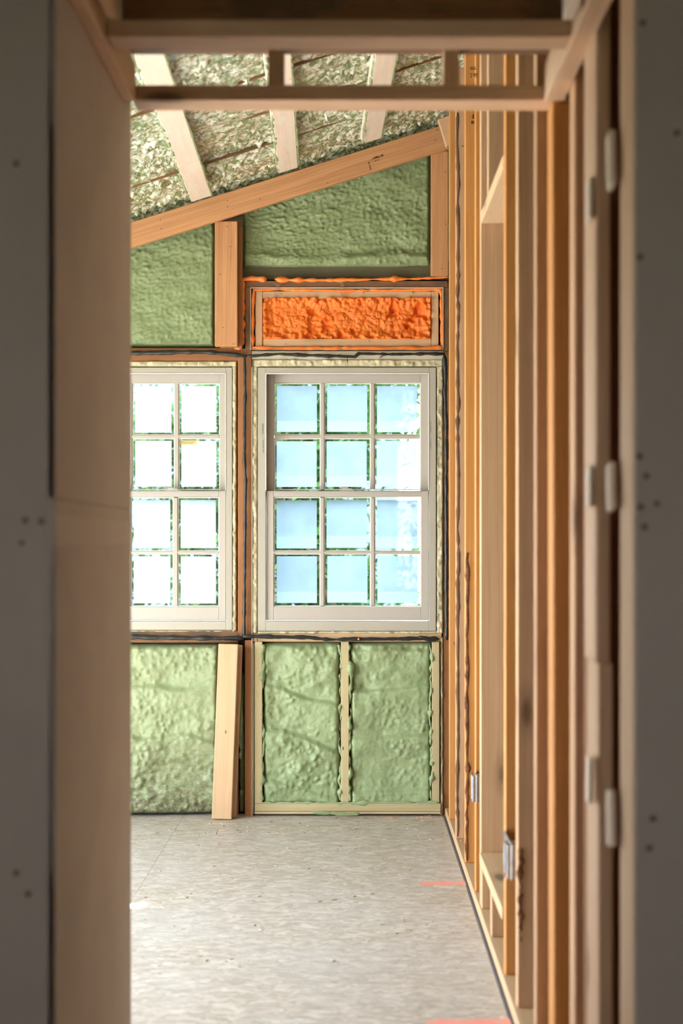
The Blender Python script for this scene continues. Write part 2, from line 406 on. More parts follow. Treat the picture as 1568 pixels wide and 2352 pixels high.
x_ = n.nodes.new('ShaderNodeMixShader'); x_.inputs[0].default_value = .45; n.links.new(t_.outputs[0], x_.inputs[1]); n.links.new(g_.outputs[0], x_.inputs[2]); n.links.new(x_.outputs[0], n.nodes['Material Output'].inputs[0])
# foliage
m, n, b = new_mat('leaf'); M['leaf'] = m
n.nodes.remove(b); out = n.nodes['Material Output']
df = n.nodes.new('ShaderNodeBsdfDiffuse'); tl = n.nodes.new('ShaderNodeBsdfTranslucent')
cc = mixc(n, noise(n, coords(n, (1, 1, 1), False), 2.5, 3), (.02, .055, .03), (.08, .15, .04))
n.links.new(cc, df.inputs[0]); n.links.new(cc, tl.inputs[0])
mx = n.nodes.new('ShaderNodeMixShader'); mx.inputs[0].default_value = .4; n.links.new(df.outputs[0], mx.inputs[1]); n.links.new(tl.outputs[0], mx.inputs[2]); n.links.new(mx.outputs[0], out.inputs[0])
M['trunk'] = plain('tree bark', (.10, .07, .05), .9)
M['siding'] = plain('blue grey siding', (.10, .13, .17), .8)
M['bounce_slab'] = plain('pale bounce surface', (.62, .60, .56), .8, var=.1)
M['grass'] = plain('lawn', (.10, .16, .05), .9, var=.5, vscale=3)

# ------------------------------------------------------------------ the shell of the place
YW = 7.17                                  # face of the window wall's framing
XL, XR = -2.6, 2.2                         # side walls
def zc(x): return 3.145 + .316*x           # underside of the sloping ceiling
S = lambda o: tag(o, kind='structure')
# floor: sheets of flake board with a joint
fl = S(empty('floor'))
for x0, x1 in ((-3.2, -2.025), (-2.02, -.8012), (-.80, .42), (.4235, 2.3)):
    for y0, y1 in ((-2.2, 2.36), (2.3625, 7.45)):
        box('floor_panel', x0, x1, y0, y1, -.022, 0, M['subfloor'], fl, axis='Z')
# ground outside
bm = bmesh.new(); bm_box(bm, -40, 40, -20, 60, -.75, -.6); S(link('ground', bm, M['grass']))
bm = bmesh.new(); bm_box(bm, -16, -2.8, -4, 14, -.6, -.15); S(link('bounce_slab', bm, M['bounce_slab']))  # unseen pale slab, added to bounce sun and sky light into the room
# window wall sheathing, with holes for the windows
D = YW
W1 = dict(ox0=592, ox1=1001, oy0=844, oy1=1449, ix0=610, ix1=985, iy0=857, iy1=1427)
W2 = dict(ox0=160, ox1=533, oy0=844, oy1=1447, ix0=176, ix1=519, iy0=857, iy1=1427)
wb = S(empty('wall_back', (0, 7.34, 0)))
zt0, zt1 = PZ(846, D), PZ(1447, D)
yb0, yb1 = 7.31, 7.35
def sheet(x0, x1, z0, z1): return box('sheathing', x0, x1, yb0, yb1, z0, z1, M['plywood'], wb, axis='X')
xa, xb_, xc, xd = PX(162, D), PX(531, D), PX(594, D), PX(999, D)
sheet(-3.1, 2.3, 0, zt1); sheet(-3.1, xa, zt1, zt0); sheet(xb_, xc, zt1, zt0); sheet(xd, 2.3, zt1, zt0)
sheet(-3.1, 2.3, zt0, 4.1)
# side wall to the left with the wide unglazed door openings that light the room
wl = S(empty('wall_left', (XL, 5, 0)))
def lw(y0, y1, z0, z1): return box('wall_section', XL-.14, XL, y0, y1, z0, z1, M['foam_wall'], wl, axis='Y')
for y0, y1 in ((2.92, 3.05), (4.62, 4.74), (6.35, 7.35)): lw(y0, y1, 0, 2.05)
lw(2.92, 4.92, 2.05, 2.45); lw(5.02, 7.35, 2.05, 2.45)
box('wall_section', XL-.02, XL, 4.92, 5.02, 2.22, 2.45, M['foam_wall'], wl, axis='Y')  # unseen piece trimming a header notch that was added to shape the sun patch
# far right side of the next room, hall behind the camera
wr = S(empty('wall_right', (XR, 3, 0)))
box('wall_section', XR, XR+.1, -2.2, 7.4, 0, 4.1, M['drywall'], wr)
wh = S(empty('wall_hall', (0, -2, 0)))
box('wall_section', -2.3, 2.3, -2.2, -2.1, 0, 2.7, M['drywall'], wh)
for y0, y1, z0, z1 in ((-2.1, -.9, 0, 2.7), (0, 2.8, 0, 2.7), (-.9, 0, 0, .9), (-.9, 0, 1.95, 2.7)):  # unseen side opening, added to let dim light onto the near walls
    box('wall_section', -2.3, -2.2, y0, y1, z0, z1, M['drywall'], wh)
S(box('ceiling_hall', -2.3, 2.3, -2.2, 2.8, 2.7, 2.8, M['drywall']))
# roof deck over the sloping ceiling
rf = S(empty('ceiling', (0, 5, 3.3)))
bm = bmesh.new()
for a, b2 in ((.26, .30),):
    v = [bm.verts.new((x, y, zc(x)+o)) for o in (a, b2) for x, y in ((-2.76, 2.7), (2.4, 2.7), (2.4, 7.6), (-2.76, 7.6))]
    bm.faces.new(v[:4]); bm.faces.new(v[4:][::-1])
    for i in range(4): bm.faces.new((v[i], v[(i+1) % 4], v[4+(i+1) % 4], v[4+i]))
bmesh.ops.recalc_face_normals(bm, faces=bm.faces)
link('roof_deck', bm, M['plywood'], rf)
# wall above the hall opening, closing the room towards the camera
box('gable', -3.1, 2.3, 2.70, 2.80, 2.80, 4.1, M['plywood'], rf, axis='X')

# ------------------------------------------------------------------ near wall (drywall) on both sides of the opening
XOL = PX(125, 2.80); XOR = PX(1459, 2.80)
def spot_on(parent, x, y, z, r, axis='Y', mat=None):
    bm = bmesh.new(); bmesh.ops.create_cone(bm, cap_ends=True, segments=14, radius1=r, radius2=r*.7, depth=.002)
    o = link('screw_dimple', bm, mat or M['spot'], None)
    o.location = (x, y, z); o.rotation_euler = (math.pi/2, 0, 0) if axis == 'Y' else (0, math.pi/2, 0)
    par(o, parent); return o
nl = S(empty('wall_near_left', (XOL-.4, 2.8, 0)))
zs1 = PZ(1262, 2.8)
box('drywall_sheet', -2.2, XOL, 2.80, 2.8125, 0, zs1-.001, M['drywall'], nl, bev=.001, axis='X')
box('drywall_sheet', -2.2, XOL, 2.80, 2.8125, zs1+.001, 2.75, M['drywall'], nl, bev=.001, axis='X')
box('joint_tape', -2.2, XOL-.01, 2.799, 2.80, zs1-.026, zs1+.026, M['drywall_edge'], nl, axis='X').data.materials[0] = M['drywall']
for px, py in ((37, 376), (50, 1247), (95, 1197), (58, 1195), (65, 2053), (38, 2005)):
    spot_on(nl, PX(px, 2.8), 2.799, PZ(py, 2.8), .0062)
# corridor wall going away on the left
cl = S(empty('wall_corridor_left', (XOL-.06, 3.3, 0)))
YE = 3.765
zs2 = PZ(1133, 2.8)-.01
box('drywall_sheet', XOL-.0125, XOL, 2.80, YE, 0, zs2-.0004, M['drywall_edge'], cl, bev=.0015, axis='Y')
box('drywall_sheet', XOL-.0125, XOL, 2.80, YE, zs2+.0004, 2.75, M['drywall_edge'], cl, bev=.0015, axis='Y')
box('joint_tape', XOL, XOL+.0012, 2.802, YE-.004, zs2-.085, zs2-.03, M['compound'], cl, axis='Y')
box('end_stud', XOL-.10, XOL-.0125, YE-.039, YE-.001, 0, 2.75, M['stud_tan'], cl, bev=.002)
box('end_stud', XOL-.10, XOL-.0125, 2.8135, 2.8515, 0, 2.75, M['stud_tan'], cl, bev=.002)
box('drywall_sheet', XOL-.1125, XOL-.10, 2.92, YE, 0, 2.75, M['drywall'], cl, axis='Y')
box('wall_section', -3.1, XOL-.1125, 2.8125, 2.92, 0, 2.8, M['drywall'], nl, axis='X')
for px, py in ((176, 1000), (198, 1166), (226, 1190), (176, 640)):
    pass
# right of the opening
nr = S(empty('wall_near_right', (XOR+.4, 2.8, 0)))
zs3 = PZ(1128, 2.8)
box('drywall_sheet', XOR, 2.2, 2.80, 2.8125, 0, zs3-.001, M['drywall'], nr, bev=.001, axis='X')
box('drywall_sheet', XOR, 2.2, 2.80, 2.8125, zs3+.001, 2.75, M['drywall'], nr, bev=.001, axis='X')
box('joint_tape', XOR+.01, 2.2, 2.799, 2.80, zs3-.026, zs3+.026, M['drywall'], nr, axis='X')
for px, py in ((1476, 52), (1554, 305), (1469, 590), (1468, 1048), (1508, 1156), (1471, 1164), (1484, 1094), (1491, 1948), (1500, 1880), (1480, 1210)):
    spot_on(nr, PX(px, 2.8), 2.799, PZ(py, 2.8), .0065)
box('backing', XOR+.14, XOR+.1525, 2.8125, 3.80, 0, 2.75, M['brown'], nr, axis='Z')

# ------------------------------------------------------------------ windows
def ring(name, x0, x1, z0, z1, wl_, wr_, wt, wb2, y0, y1, mat, parent, bev=.0015):
    """frame of four members as one mesh"""
    bm = bmesh.new()
    bm_box(bm, x0, x0+wl_, y0, y1, z0, z1, bev); bm_box(bm, x1-wr_, x1, y0, y1, z0, z1, bev)
    bm_box(bm, x0+wl_, x1-wr_, y0, y1, z1-wt, z1, bev); bm_box(bm, x0+wl_, x1-wr_, y0, y1, z0, z0+wb2, bev)
    return link(name, bm, mat, parent)
def glyphs(bm, x, y, z, n, ch, vertical=False, seed=1, cw=.55):
    """small printed characters, too small to read: each a few strokes"""
    r = random.Random(seed); t = .0006
    for i in range(n):
        if r.random() < .12: continue
        o = i*ch*cw*1.25
        st = []
        for _ in range(3):
            if r.random() < .55: st.append((r.choice((0, .5, .9))*ch*cw, 0, ch*.16, ch))
            else: st.append((0, r.choice((0, .42, .84))*ch, ch*cw, ch*.16))
        for (a, b_, ww, hh) in st:
            if vertical: bm_box(bm, x-b_-hh, x-b_, y-t, y, z+o+a, z+o+a+ww)
            else: bm_box(bm, x+o+a, x+o+a+ww, y-t, y, z+b_, z+b_+hh)
def window(idx, W, cols, film, lock_px):
    k = D/F
    Z = lambda py: PZ(py, D)
    X = lambda px: PX(px, D)
    root = S(empty('window_%d' % idx, (X((W['ox0']+W['ox1'])/2), D, Z(W['oy1']))))
    # outer frame with a deep jamb
    f = ring('frame', X(W['ox0']), X(W['ox1']), Z(W['oy1']), Z(W['oy0']), X(W['ix0'])-X(W['ox0']), X(W['ox1'])-X(W['ix1']),
             Z(W['oy0'])-Z(W['iy0']), Z(W['iy1'])-Z(W['oy1']), D, D+.15, M['frame'], root)
    ring('inner_stop', X(W['ix0'])-.0005, X(W['ix1'])+.0005, Z(1127), Z(W['iy0'])+.0005, .004, .004, .005, .0, D-.003, D+.012, M['bead'], f)
    def sash(nm, x0, x1, y0, y1, rows, ya, top, bot, stile):
        s = ring(nm, X(x0), X(x1), Z(y1), Z(y0), stile*k, stile*k, top*k, bot*k, ya, ya+.035, M['sash'], root, .002)
        gx0, gx1 = cols[0][0], cols[-1][1]
        bm = bmesh.new()
        for a, b_ in zip(cols[:-1], cols[1:]):
            xm = (a[1]+b_[0])/2; h = (b_[0]-a[1])/2-1.2
            bm_box(bm, X(xm-h), X(xm+h), ya+.004, ya+.016, Z(rows[-1][1]), Z(rows[0][0]), .002)
        link('vertical_muntins', bm, M['sash'], s)
        for a, b_ in zip(rows[:-1], rows[1:]):
            ym = (a[1]+b_[0])/2; h = (b_[0]-a[1])/2-1.2
            box('horizontal_muntin', X(gx0), X(gx1), ya+.005, ya+.015, Z(ym+h), Z(ym-h), M['sash'], s, bev=.002)
        for (r0, r1) in rows:
            for (c0, c1) in cols:
                # white bead, pane, then the film on its far side
                ring('glazing_bead', X(c0-1.5), X(c1+1.5), Z(r1+1.5), Z(r0-1.5), 2.3*k, 2.3*k, 2.3*k, 2.3*k, ya+.012, ya+.020, M['bead'], s, .0012)
                box('pane', X(c0-1), X(c1+1), ya+.021, ya+.024, Z(r1+1), Z(r0-1), M['glass'], s, axis='Z')
                jx, jy = random.uniform(-1, 1), random.uniform(-1, 1)
                box('protective_film', X(c0+5+jx), X(c1-7+jx), ya+.0255, ya+.0263, Z(r1-6+jy), Z(r0+5+jy), film, s, axis='Z')
        return s
    top = sash('upper_sash', W['ix0'], W['ix1'], W['iy0'], 1140, ((878, 996), (1006, 1123)), D+.055, 19, 14, cols[0][0]-W['ix0']-1)
    low = sash('lower_sash', W['ix0']+1, W['ix1']-1, 1127, W['iy1']-2, ((1143, 1265), (1273, 1392)), D+.012, 14, 31, cols[0][0]-W['ix0']-2)
    lk = empty('sash_lock', P(lock_px, 1127, D)); par(lk, root)
    bm = bmesh.new(); x = X(lock_px); z = Z(1127)
    bm_box(bm, x-.034, x+.034, D+.014, D+.04, z, z+.004, .001); bm_box(bm, x-.022, x+.026, D+.016, D+.038, z+.004, z+.011, .003)
    link('lock_base', bm, M['bead'], lk)
    bm = bmesh.new(); bm_box(bm, x-.036, x+.008, D+.018, D+.03, z+.010, z+.018, .002); link('lock_lever', bm, M['sash'], lk)
    return root, f, top
cols1 = ((629, 734), (745, 850), (861, 966))
cols2 = ((194, 287), (300, 396), (408, 501))
w1, f1, t1 = window(1, W1, cols1, M['film_blue'], 796)
w2, f2, t2 = window(2, W2, cols2, M['film_bright'], 394)
# printed lines on the frame
bm = bmesh.new()
glyphs(bm, PX(606, D), D-.0002, PZ(1040, D), 15, .006, True, 3); glyphs(bm, PX(605, D), D-.0002, PZ(997, D), 12, .006, True, 4)
link('printed_line', bm, M['faded_ink'], f1)
bm = bmesh.new()
glyphs(bm, PX(990.5, D), D-.0002, PZ(1035, D), 13, .006, True, 5); glyphs(bm, PX(990.5, D), D-.0002, PZ(994, D), 13, .006, True, 6)
link('printed_line', bm, M['faded_ink'], f1)
# sticker with its two lines of print on the left window's pane
st = box('sticker', PX(412, D+.07), PX(453, D+.07), D+.0745, D+.0755, PZ(1021.5, D+.07), PZ(1011.5, D+.07), M['sticker'], t2, axis='X')
def text(name, body, size, loc, mat, parent, rot=(math.pi/2, 0, 0), align='CENTER'):
    cu = bpy.data.curves.new(name, 'FONT'); cu.body = body; cu.size = size; cu.align_x = align; cu.align_y = 'CENTER'; cu.extrude = .0002
    to = bpy.data.objects.new(name, cu); COL.objects.link(to)
    me = bpy.data.meshes.new_from_object(to); bpy.data.objects.remove(to)
    o = link(name, me, mat, None); o.location = loc; o.rotation_euler = rot; par(o, parent); return o
text('lettering', 'For Proper Performance', .0066, (PX(431.5, D+.07), D+.074, PZ(1015, D+.07)), M['ink'], t2)
text('lettering', 'Remove at Installation', .0054, (PX(431.5, D+.07), D+.074, PZ(1018.3, D+.07)), M['ink'], t2)

# ------------------------------------------------------------------ framing of the window wall
def wbox(name, label, cat, px0, px1, py0, py1, y0, y1, mat, group=None, bev=.002, D2=None, parent=None, axis=None):
    d = D2 or y0
    o = box(name, PX(px0, d), PX(px1, d), y0, y1, PZ(py1, d), PZ(py0, d), mat, parent, bev, axis)
    return tag(o, label, cat, group)
def nail(parent, px, py, y, r=.003):
    bm = bmesh.new(); bmesh.ops.create_cone(bm, cap_ends=True, segments=8, radius1=r, radius2=r, depth=.002)
    o = link('nail_head', bm, M['iron']); o.location = P(px, py, y); o.rotation_euler = (math.pi/2, 0, 0); par(o, parent)
# sloping top board
DR = 7.08
a = P(60, 616.5, DR); b_ = P(1034, 312, DR)
raft = tag(board('sloping_rafter', a, b_, .110, .038, (0, 0, 1), M['rafter']), 'long orange pine board sloping up to the right across the window wall', 'rafter')
for px, py in ((370, 525), (368, 505), (597, 458), (523, 474), (522, 461), (1003, 298), (1000, 322), (752, 420)): nail(raft, px, py, DR-.020, .0025)
bm = bmesh.new()
glyphs(bm, 0, 0, 0, 9, .009, False, 8); glyphs(bm, .004, 0, -.013, 5, .006, False, 9)
o = link('lumber_stamp', bm, M['ink'], None); o.matrix_basis = Matrix.Translation(P(857, 366, DR-.0195)) @ Matrix.Rotation(-math.radians(17.5), 4, 'Y'); par(o, raft)
bm = bmesh.new(); glyphs(bm, 0, 0, 0, 10, .006, True, 10)
o = link('lumber_stamp', bm, M['ink'], None); o.matrix_basis = Matrix.Translation(P(853, 390, DR-.0195)) @ Matrix.Rotation(-math.radians(17.5), 4, 'Y'); par(o, raft)
# posts under it
pa = wbox('gable_stud', 'short orange stud between the two green foam fields above the windows', 'stud', 493, 545, 508, 795, 7.101, 7.139, M['rafter'])
for px, py in ((521, 520), (528, 566), (505, 630), (512, 752), (536, 790)): nail(pa, px, py, 7.1, .0025)
pb = wbox('gable_stud', 'darker stud set back behind the short orange gable stud', 'stud', 505, 556, 520, 798, 7.14, 7.176, M['brown_orange'])
pc = wbox('gable_stud', 'pale stud under the high right end of the sloping board', 'stud', 989.5, 1029, 347, 632, 7.101, 7.139, M['rafter'])
for px, py in ((1022, 395), (1023, 515), (1014, 617)): nail(pc, px, py, 7.1, .0025)
# dark beam and transom
db = wbox('header_beam', 'dark oversprayed header beam above the orange foam transom', 'beam', 552, 1032, 600, 643, 7.205, 7.30, M['dark_beam'])
tf = tag(empty('transom_frame', P(795, 800, 7.19)), 'old brown frame around the blocked transom opening with inner pale wood frame', 'window frame')
wbox('top_board', None, None, 563, 1028, 645, 660, 7.172, 7.30, M['brown'], parent=tf)
wbox('side_board', None, None, 563, 577, 660, 806, 7.172, 7.30, M['brown'], parent=tf)
wbox('side_board', None, None, 1018, 1030, 660, 806, 7.172, 7.30, M['brown'], parent=tf)
ring('metal_edge', PX(575, 7.168), PX(1018, 7.168), PZ(803, 7.168), PZ(660, 7.168), .003, .003, .004, .001, 7.166, 7.22, M['cream_board'], tf, .0005)
wbox('inner_board', None, None, 603, 990, 669, 686, 7.185, 7.26, M['pale_wood'], parent=tf)
wbox('inner_board', None, None, 604, 990, 778, 796, 7.185, 7.26, M['pale_wood'], parent=tf)
wbox('inner_board', None, None, 586, 602.5, 669, 797, 7.185, 7.26, M['pale_wood'], parent=tf)
wbox('inner_board', None, None, 990.5, 1007, 669, 797, 7.185, 7.26, M['pale_wood'], parent=tf)
for px, py in ((587, 676), (646, 675), (705, 684), (587, 742), (656, 790), (834, 672), (948, 672), (848, 783)): nail(tf, px, py, 7.184, .0026)
# trimmers and sills
tr1 = wbox('trimmer_stud', 'reddish brown trimmer stud between the two windows with black seam down it', 'stud', 546, 577, 800, 1464, 7.178, 7.30, M['brown_orange'])
wbox('trimmer_stud', 'rusty brown stud end running from the sill to the floor beside the leaning planks', 'stud', 562, 577.5, 1470, 1878, 7.17, 7.30, M['brown_orange'])
wbox('trimmer_stud', 'dark brown stud at the right edge of the window wall behind the black seam', 'stud', 1018, 1032, 806, 1878, 7.185, 7.30, M['brown_orange'])
wbox('header_board', 'brown board above the left window carrying the black seam', 'board', 60, 548, 799, 829, 7.18, 7.30, M['brown_orange'])
wbox('sill_board', 'dark brown sill board under the left window streaked with cream drips', 'board', 60, 546, 1449, 1476, 7.18, 7.30, M['brown'])
wbox('header_board', 'cream board between the transom and the right window', 'board', 577.5, 1018, 806, 826, 7.18, 7.30, M['cream_board'])
wbox('sill_board', 'pale wood sill board under the right window', 'board', 580, 1014, 1455, 1474, 7.18, 7.30, M['pale_wood'])
wbox('edge_strip', 'thin pale strip edging the brown trimmer beside the right window', 'trim strip', 577.5, 580, 826, 1876, 7.168, 7.22, M['cream_board'])
# low studs under the right window
G = 'short studs under the right window'
s1 = wbox('low_stud', 'foam dusted stud on the left side under the right window', 'stud', 585, 602, 1474, 1846, 7.165, 7.30, M['dusty_wood'], G)
s2 = wbox('low_stud', 'slim pale stud between the two lower green foam bays', 'stud', 783, 801, 1474, 1846, 7.165, 7.30, M['dusty_wood'], G)
s3 = wbox('low_stud', 'foam dusted stud on the right side under the right window', 'stud', 992, 1009, 1474, 1846, 7.165, 7.30, M['dusty_wood'], G)
bp_ = wbox('bottom_plate', 'bottom plate on the floor below the two lower foam bays', 'plate', 585, 1012, 1846, 1863.5, 7.16, 7.30, M['dusty_wood'])
wbox('bottom_plate', 'thin lower plate strip on the floor under the foam dusted plate', 'plate', 585, 1012, 1864, 1870, 7.163, 7.30, M['dusty_wood'])
# leaning planks, lower left
b0 = P(511, 1884, 7.06); b0.z = .0; t0 = P(525, 1479, 7.10)
lp = tag(board('leaning_plank', b0+Vector((-.005, .024, .004)), t0+Vector((0, .0, 0)), .092, .036, (1, 0, 0), M['pale_wood']), 'pale plank leaning in front under the left window, tapering offcut', 'plank')
lp2 = tag(board('leaning_plank', P(519, 1878, 7.130), P(534, 1482, 7.15), .094, .022, (1, 0, 0), M['stud_pink']), 'second plank standing right behind the pale leaning plank', 'plank')
lp2.location.z = .003
for px, py in ((528, 1496), (507, 1608), (526, 1682), (508, 1715), (518, 1844)): pass
tag(box('dark_stud', PX(528, 7.2), PX(548, 7.2), 7.20, 7.28, 0, PZ(1478, 7.2), M['brown'], None, .002), 'dark recessed stud in the gap right of the leaning planks', 'stud')

# ------------------------------------------------------------------ green wall foam
def rz(px_x, off=0):  # height of the rafter's centre line at world x
    t = (px_x-a.x)/(b_.x-a.x); return a.z+(b_.z-a.z)*t+off
def ztop(x): return zc(x)+.05
def h_upper(seed, cell=.013, amp=.007):
    def f(X, Z):
        big = fbm(X*3.5, Z*3.5, seed, 3)
        p = lumps(X/cell/1.2, Z/cell, seed+5)
        q = lumps(X/(cell*.55), Z/(cell*.55), seed+9)
        band = fbm(X*5, Z*16, seed+13, 3)
        return .05+.045*(big-.5)+amp*1.3*(p-.5)*(.35+1.1*fbm(X*6, Z*6, seed+2, 2))+amp*.4*(q-.5)+.014*(band-.5)
    return f
YB = 7.235
x0, x1 = PX(60, 7.2), PX(496, 7.2)
def zmin_l(x): return PZ(799, 7.2)
U1 = foam_panel('green_foam_field', x0, x1, zmin_l, ztop, YB, M['foam_wall'], h_upper(3), .0062, seed=1)
tag(U1, 'green spray foam field left of the short orange gable stud', 'spray foam', 'green spray foam between the studs')
x0, x1 = PX(555, 7.2), PX(990, 7.2)
def h_u2(X, Z):
    h = h_upper(23)(X, Z)
    zb = PZ(612, 7.2)
    lump = np.exp(-((Z-zb-.035-.012*np.sin(X*9))/.022)**2)
    return h+.022*lump*np.clip(fbm(X*7, Z*12, 77, 2)*2-.5, 0, 1)
U2 = foam_panel('green_foam_field', x0, x1, PZ(617, 7.2), ztop, YB, M['foam_wall'], h_u2, .0060, seed=2)
tag(U2, 'green spray foam field directly above the orange transom', 'spray foam', 'green spray foam between the studs')
x0, x1 = PX(990, 7.25), PX(1075, 7.25)
U3 = foam_panel('green_foam_field', x0, x1, PZ(640, 7.2), ztop, 7.27, M['foam_wall'], h_upper(33), .012, seed=2)
tag(U3, 'narrow green foam sliver behind the pale stud in the upper right corner', 'spray foam')
def h_low(seed, dirty=False):
    def f(X, Z):
        cell = .022
        big = fbm(X*4, Z*4.5, seed, 3)
        m_ = fbm(X*5, Z*5, seed+40, 2)
        p = lumps(X/cell, Z/cell, seed+5); q = lumps(X/(cell*.5), Z/(cell*.5), seed+9); p3 = lumps(X/.045, Z/.035, seed+25)
        # sprayed passes: ledges running across
        ph = (Z*4.3+.9*fbm(X*2.5, Z*2.5, seed+3, 2)) % 1.0; led = 2.2*ph*np.clip((1-ph)/.09, 0, 1)
        h = .028+.07*(big-.5)+.011*(p-.5)*np.clip(m_*2.2-.5, .2, 1.2)+.0035*(q-.4)+.010*led+.016*p3*np.clip(fbm(X*3, Z*3, seed+70, 2)*2.4-.8, 0, 1)
        return h
    return f
x0, x1 = PX(60, 7.2), PX(505, 7.2)
L1 = foam_panel('green_foam_field', x0, x1, .004, PZ(1478, 7.2), 7.21, M['foam_dirty'], h_low(51), .0062, edge=.03, seed=3)
tag(L1, 'pale green lumpy foam under the left window with brown dust near the floor', 'spray foam', 'green spray foam between the studs')
L2 = foam_panel('green_foam_field', PX(602, 7.2), PX(783, 7.2), PZ(1850, 7.2), PZ(1473, 7.2), 7.215, M['foam_low'], h_low(67), .0056, edge=.025, seed=4)
tag(L2, 'left one of the two green foam bays under the right window', 'spray foam', 'green spray foam between the studs')
L3 = foam_panel('green_foam_field', PX(801.5, 7.2), PX(992, 7.2), PZ(1850, 7.2), PZ(1473, 7.2), 7.215, M['foam_low'], h_low(83), .0056, edge=.025, seed=5)
tag(L3, 'right one of the two green foam bays under the right window', 'spray foam', 'green spray foam between the studs')
# curled trimmed edges along the low studs
for nm, px, sd_, lab in (('curled_foam_edge', 603, 1, None), ('curled_foam_edge', 781, 2, None), ('curled_foam_edge', 803, 3, None), ('curled_foam_edge', 990.5, 4, None)):
    pts = [P(px+random.uniform(-1.5, 1.5), y, 7.175+random.uniform(-.006, .008)) for y in range(1480, 1848, 9)]
    o = tube(nm, pts, .0056, M['foam_low'], jitter=1.0, lump=1.4, flat=1.5, step=.005, seed=sd_*5, wob=1.1)
    par(o, L2 if px < 790 else L3)
pts = [P(x, 1845+random.uniform(-2, 2), 7.165) for x in range(600, 1010, 12)]
o = tube('overspray_lip', pts, .006, M['foam_low'], jitter=.7, lump=.8, seed=31, flat=.6); par(o, L2)
# foam strip seen in the gap beside the leaning planks
gp = foam_panel('foam_gap_strip', PX(546, 7.2), PX(562, 7.2), .003, PZ(1545, 7.2), 7.235, M['foam_wall'], h_low(93), .005, edge=.012, seed=6)
tag(gp, 'narrow green foam strip in the gap beside the rusty brown stud', 'spray foam')
# torn foam flap on the floor under the bottom plate
fp = tube('foam_scrap', [P(x, y, 7.09) for x, y in ((718, 1866), (745, 1868), (770, 1869), (800, 1871), (826, 1869))], .008, M['foam_wall'], jitter=.6, flat=.4, seed=55)
fp.location.z += .0
tag(fp, 'flat green foam scrap on the floor in front of the bottom plate', 'foam scrap')

# ------------------------------------------------------------------ orange foam
def h_or(X, Z):
    p = pillows(X/.042, Z/.042, 5); p2 = pillows(X/.022+3, Z/.022, 6); q = pillows(X/.007, Z/.007, 9)
    d = np.minimum(np.minimum(Z-PZ(782, 7.2), PZ(683, 7.2)-Z), np.minimum(X-PX(603, 7.2), PX(990, 7.2)-X))
    e = np.clip(1-d/.045, 0, 1)
    hole = np.clip((fbm(X*16, Z*16, 44, 3)-.60)*9, 0, 1)
    return .018+.030*(p-.5)*(.35+e)+.016*(p2-.5)*(.5+e)+.006*(q-.5)+.008*e-.022*hole
of = foam_panel('orange_foam_infill', PX(602, 7.2), PX(991, 7.2), PZ(782, 7.2), PZ(682, 7.2), 7.215, M['foam_orange'], h_or, .0034, edge=.01, seed=8, back=.03)
tag(of, 'bright orange lumpy foam filling the transom opening', 'spray foam')
def poly(ps, d): return [P(x, y, d) for x, y in ps]
ob = tube('orange_foam_bead', poly(((580, 800), (580, 735), (581, 690), (583, 666), (640, 665), (800, 668), (1010, 665), (1013, 672), (1014, 735), (1014, 800)), 7.18), .0070, M['bead_orange'], jitter=.45, lump=.5, seed=2)
o2 = tube('orange_bead_run', poly(((577, 799), (660, 800), (760, 800), (900, 800), (1016, 799)), 7.176), .0085, M['bead_orange'], jitter=.4, lump=.4, seed=3)
par(o2, ob); tag(ob, 'orange foam bead squeezed around the pale inner frame of the transom', 'foam bead', 'orange foam beads')
b2 = tube('orange_foam_bead', poly(((556, 793), (556, 765), (555, 740), (557, 700), (556, 670), (557, 643), (575, 641), (612, 641)), 7.165), .0115, M['bead_orange'], jitter=.45, lump=.7, seed=5)
o2 = tube('orange_bead_run', poly(((555, 800), (548, 800), (538, 799)), 7.16), .011, M['bead_orange'], jitter=.4, seed=6); par(o2, b2)
tag(b2, 'fat orange foam bead down the gap beside the short orange gable stud', 'foam bead', 'orange foam beads')
b3 = tube('orange_foam_bead', poly(((631, 641), (650, 643), (760, 643.5), (880, 641), (960, 640), (1030, 636)), 7.165), .0065, M['bead_orange'], jitter=.6, lump=.8, seed=9)
tag(b3, 'thin orange foam bead along the top of the brown transom frame', 'foam bead', 'orange foam beads')

# ------------------------------------------------------------------ cream foam around the windows
def h_cr(seed):
    def f(X, Z): return .012+.010*(lumps(X/.03, Z/.03, seed)-.3)+.004*(lumps(X/.010, Z/.010, seed+4)-.3)+.014*(fbm(X*20, Z*20, seed+8)-.5)
    return f
def cream(label, rects, seed):
    os_ = [foam_panel('tmp', PX(r[0], 7.2), PX(r[1], 7.2), PZ(r[3], 7.2), PZ(r[2], 7.2), 7.185, M['foam_cream'], h_cr(seed+i), .0042, edge=.008, seed=seed, back=.03) for i, r in enumerate(rects)]
    return tag(join_meshes('window_foam', os_, M['foam_cream']), label, 'spray foam')
cream('cream foam sealing the gap around the right window', ((578, 1018, 825, 845), (578, 593, 840, 1456), (1000, 1018, 840, 1456), (590, 1012, 1447, 1457)), 61)
cream('cream foam sealing the gap around the left window', ((60, 546, 829, 845), (532, 545, 840, 1450), (60, 540, 1446, 1452)), 71)
cream('thin cream foam line running down beside the rusty brown stud', ((579, 586, 1474, 1870),), 81)
cream('ragged cream foam line down the right edge below the right window', ((1009, 1018, 1462, 1872),), 85)

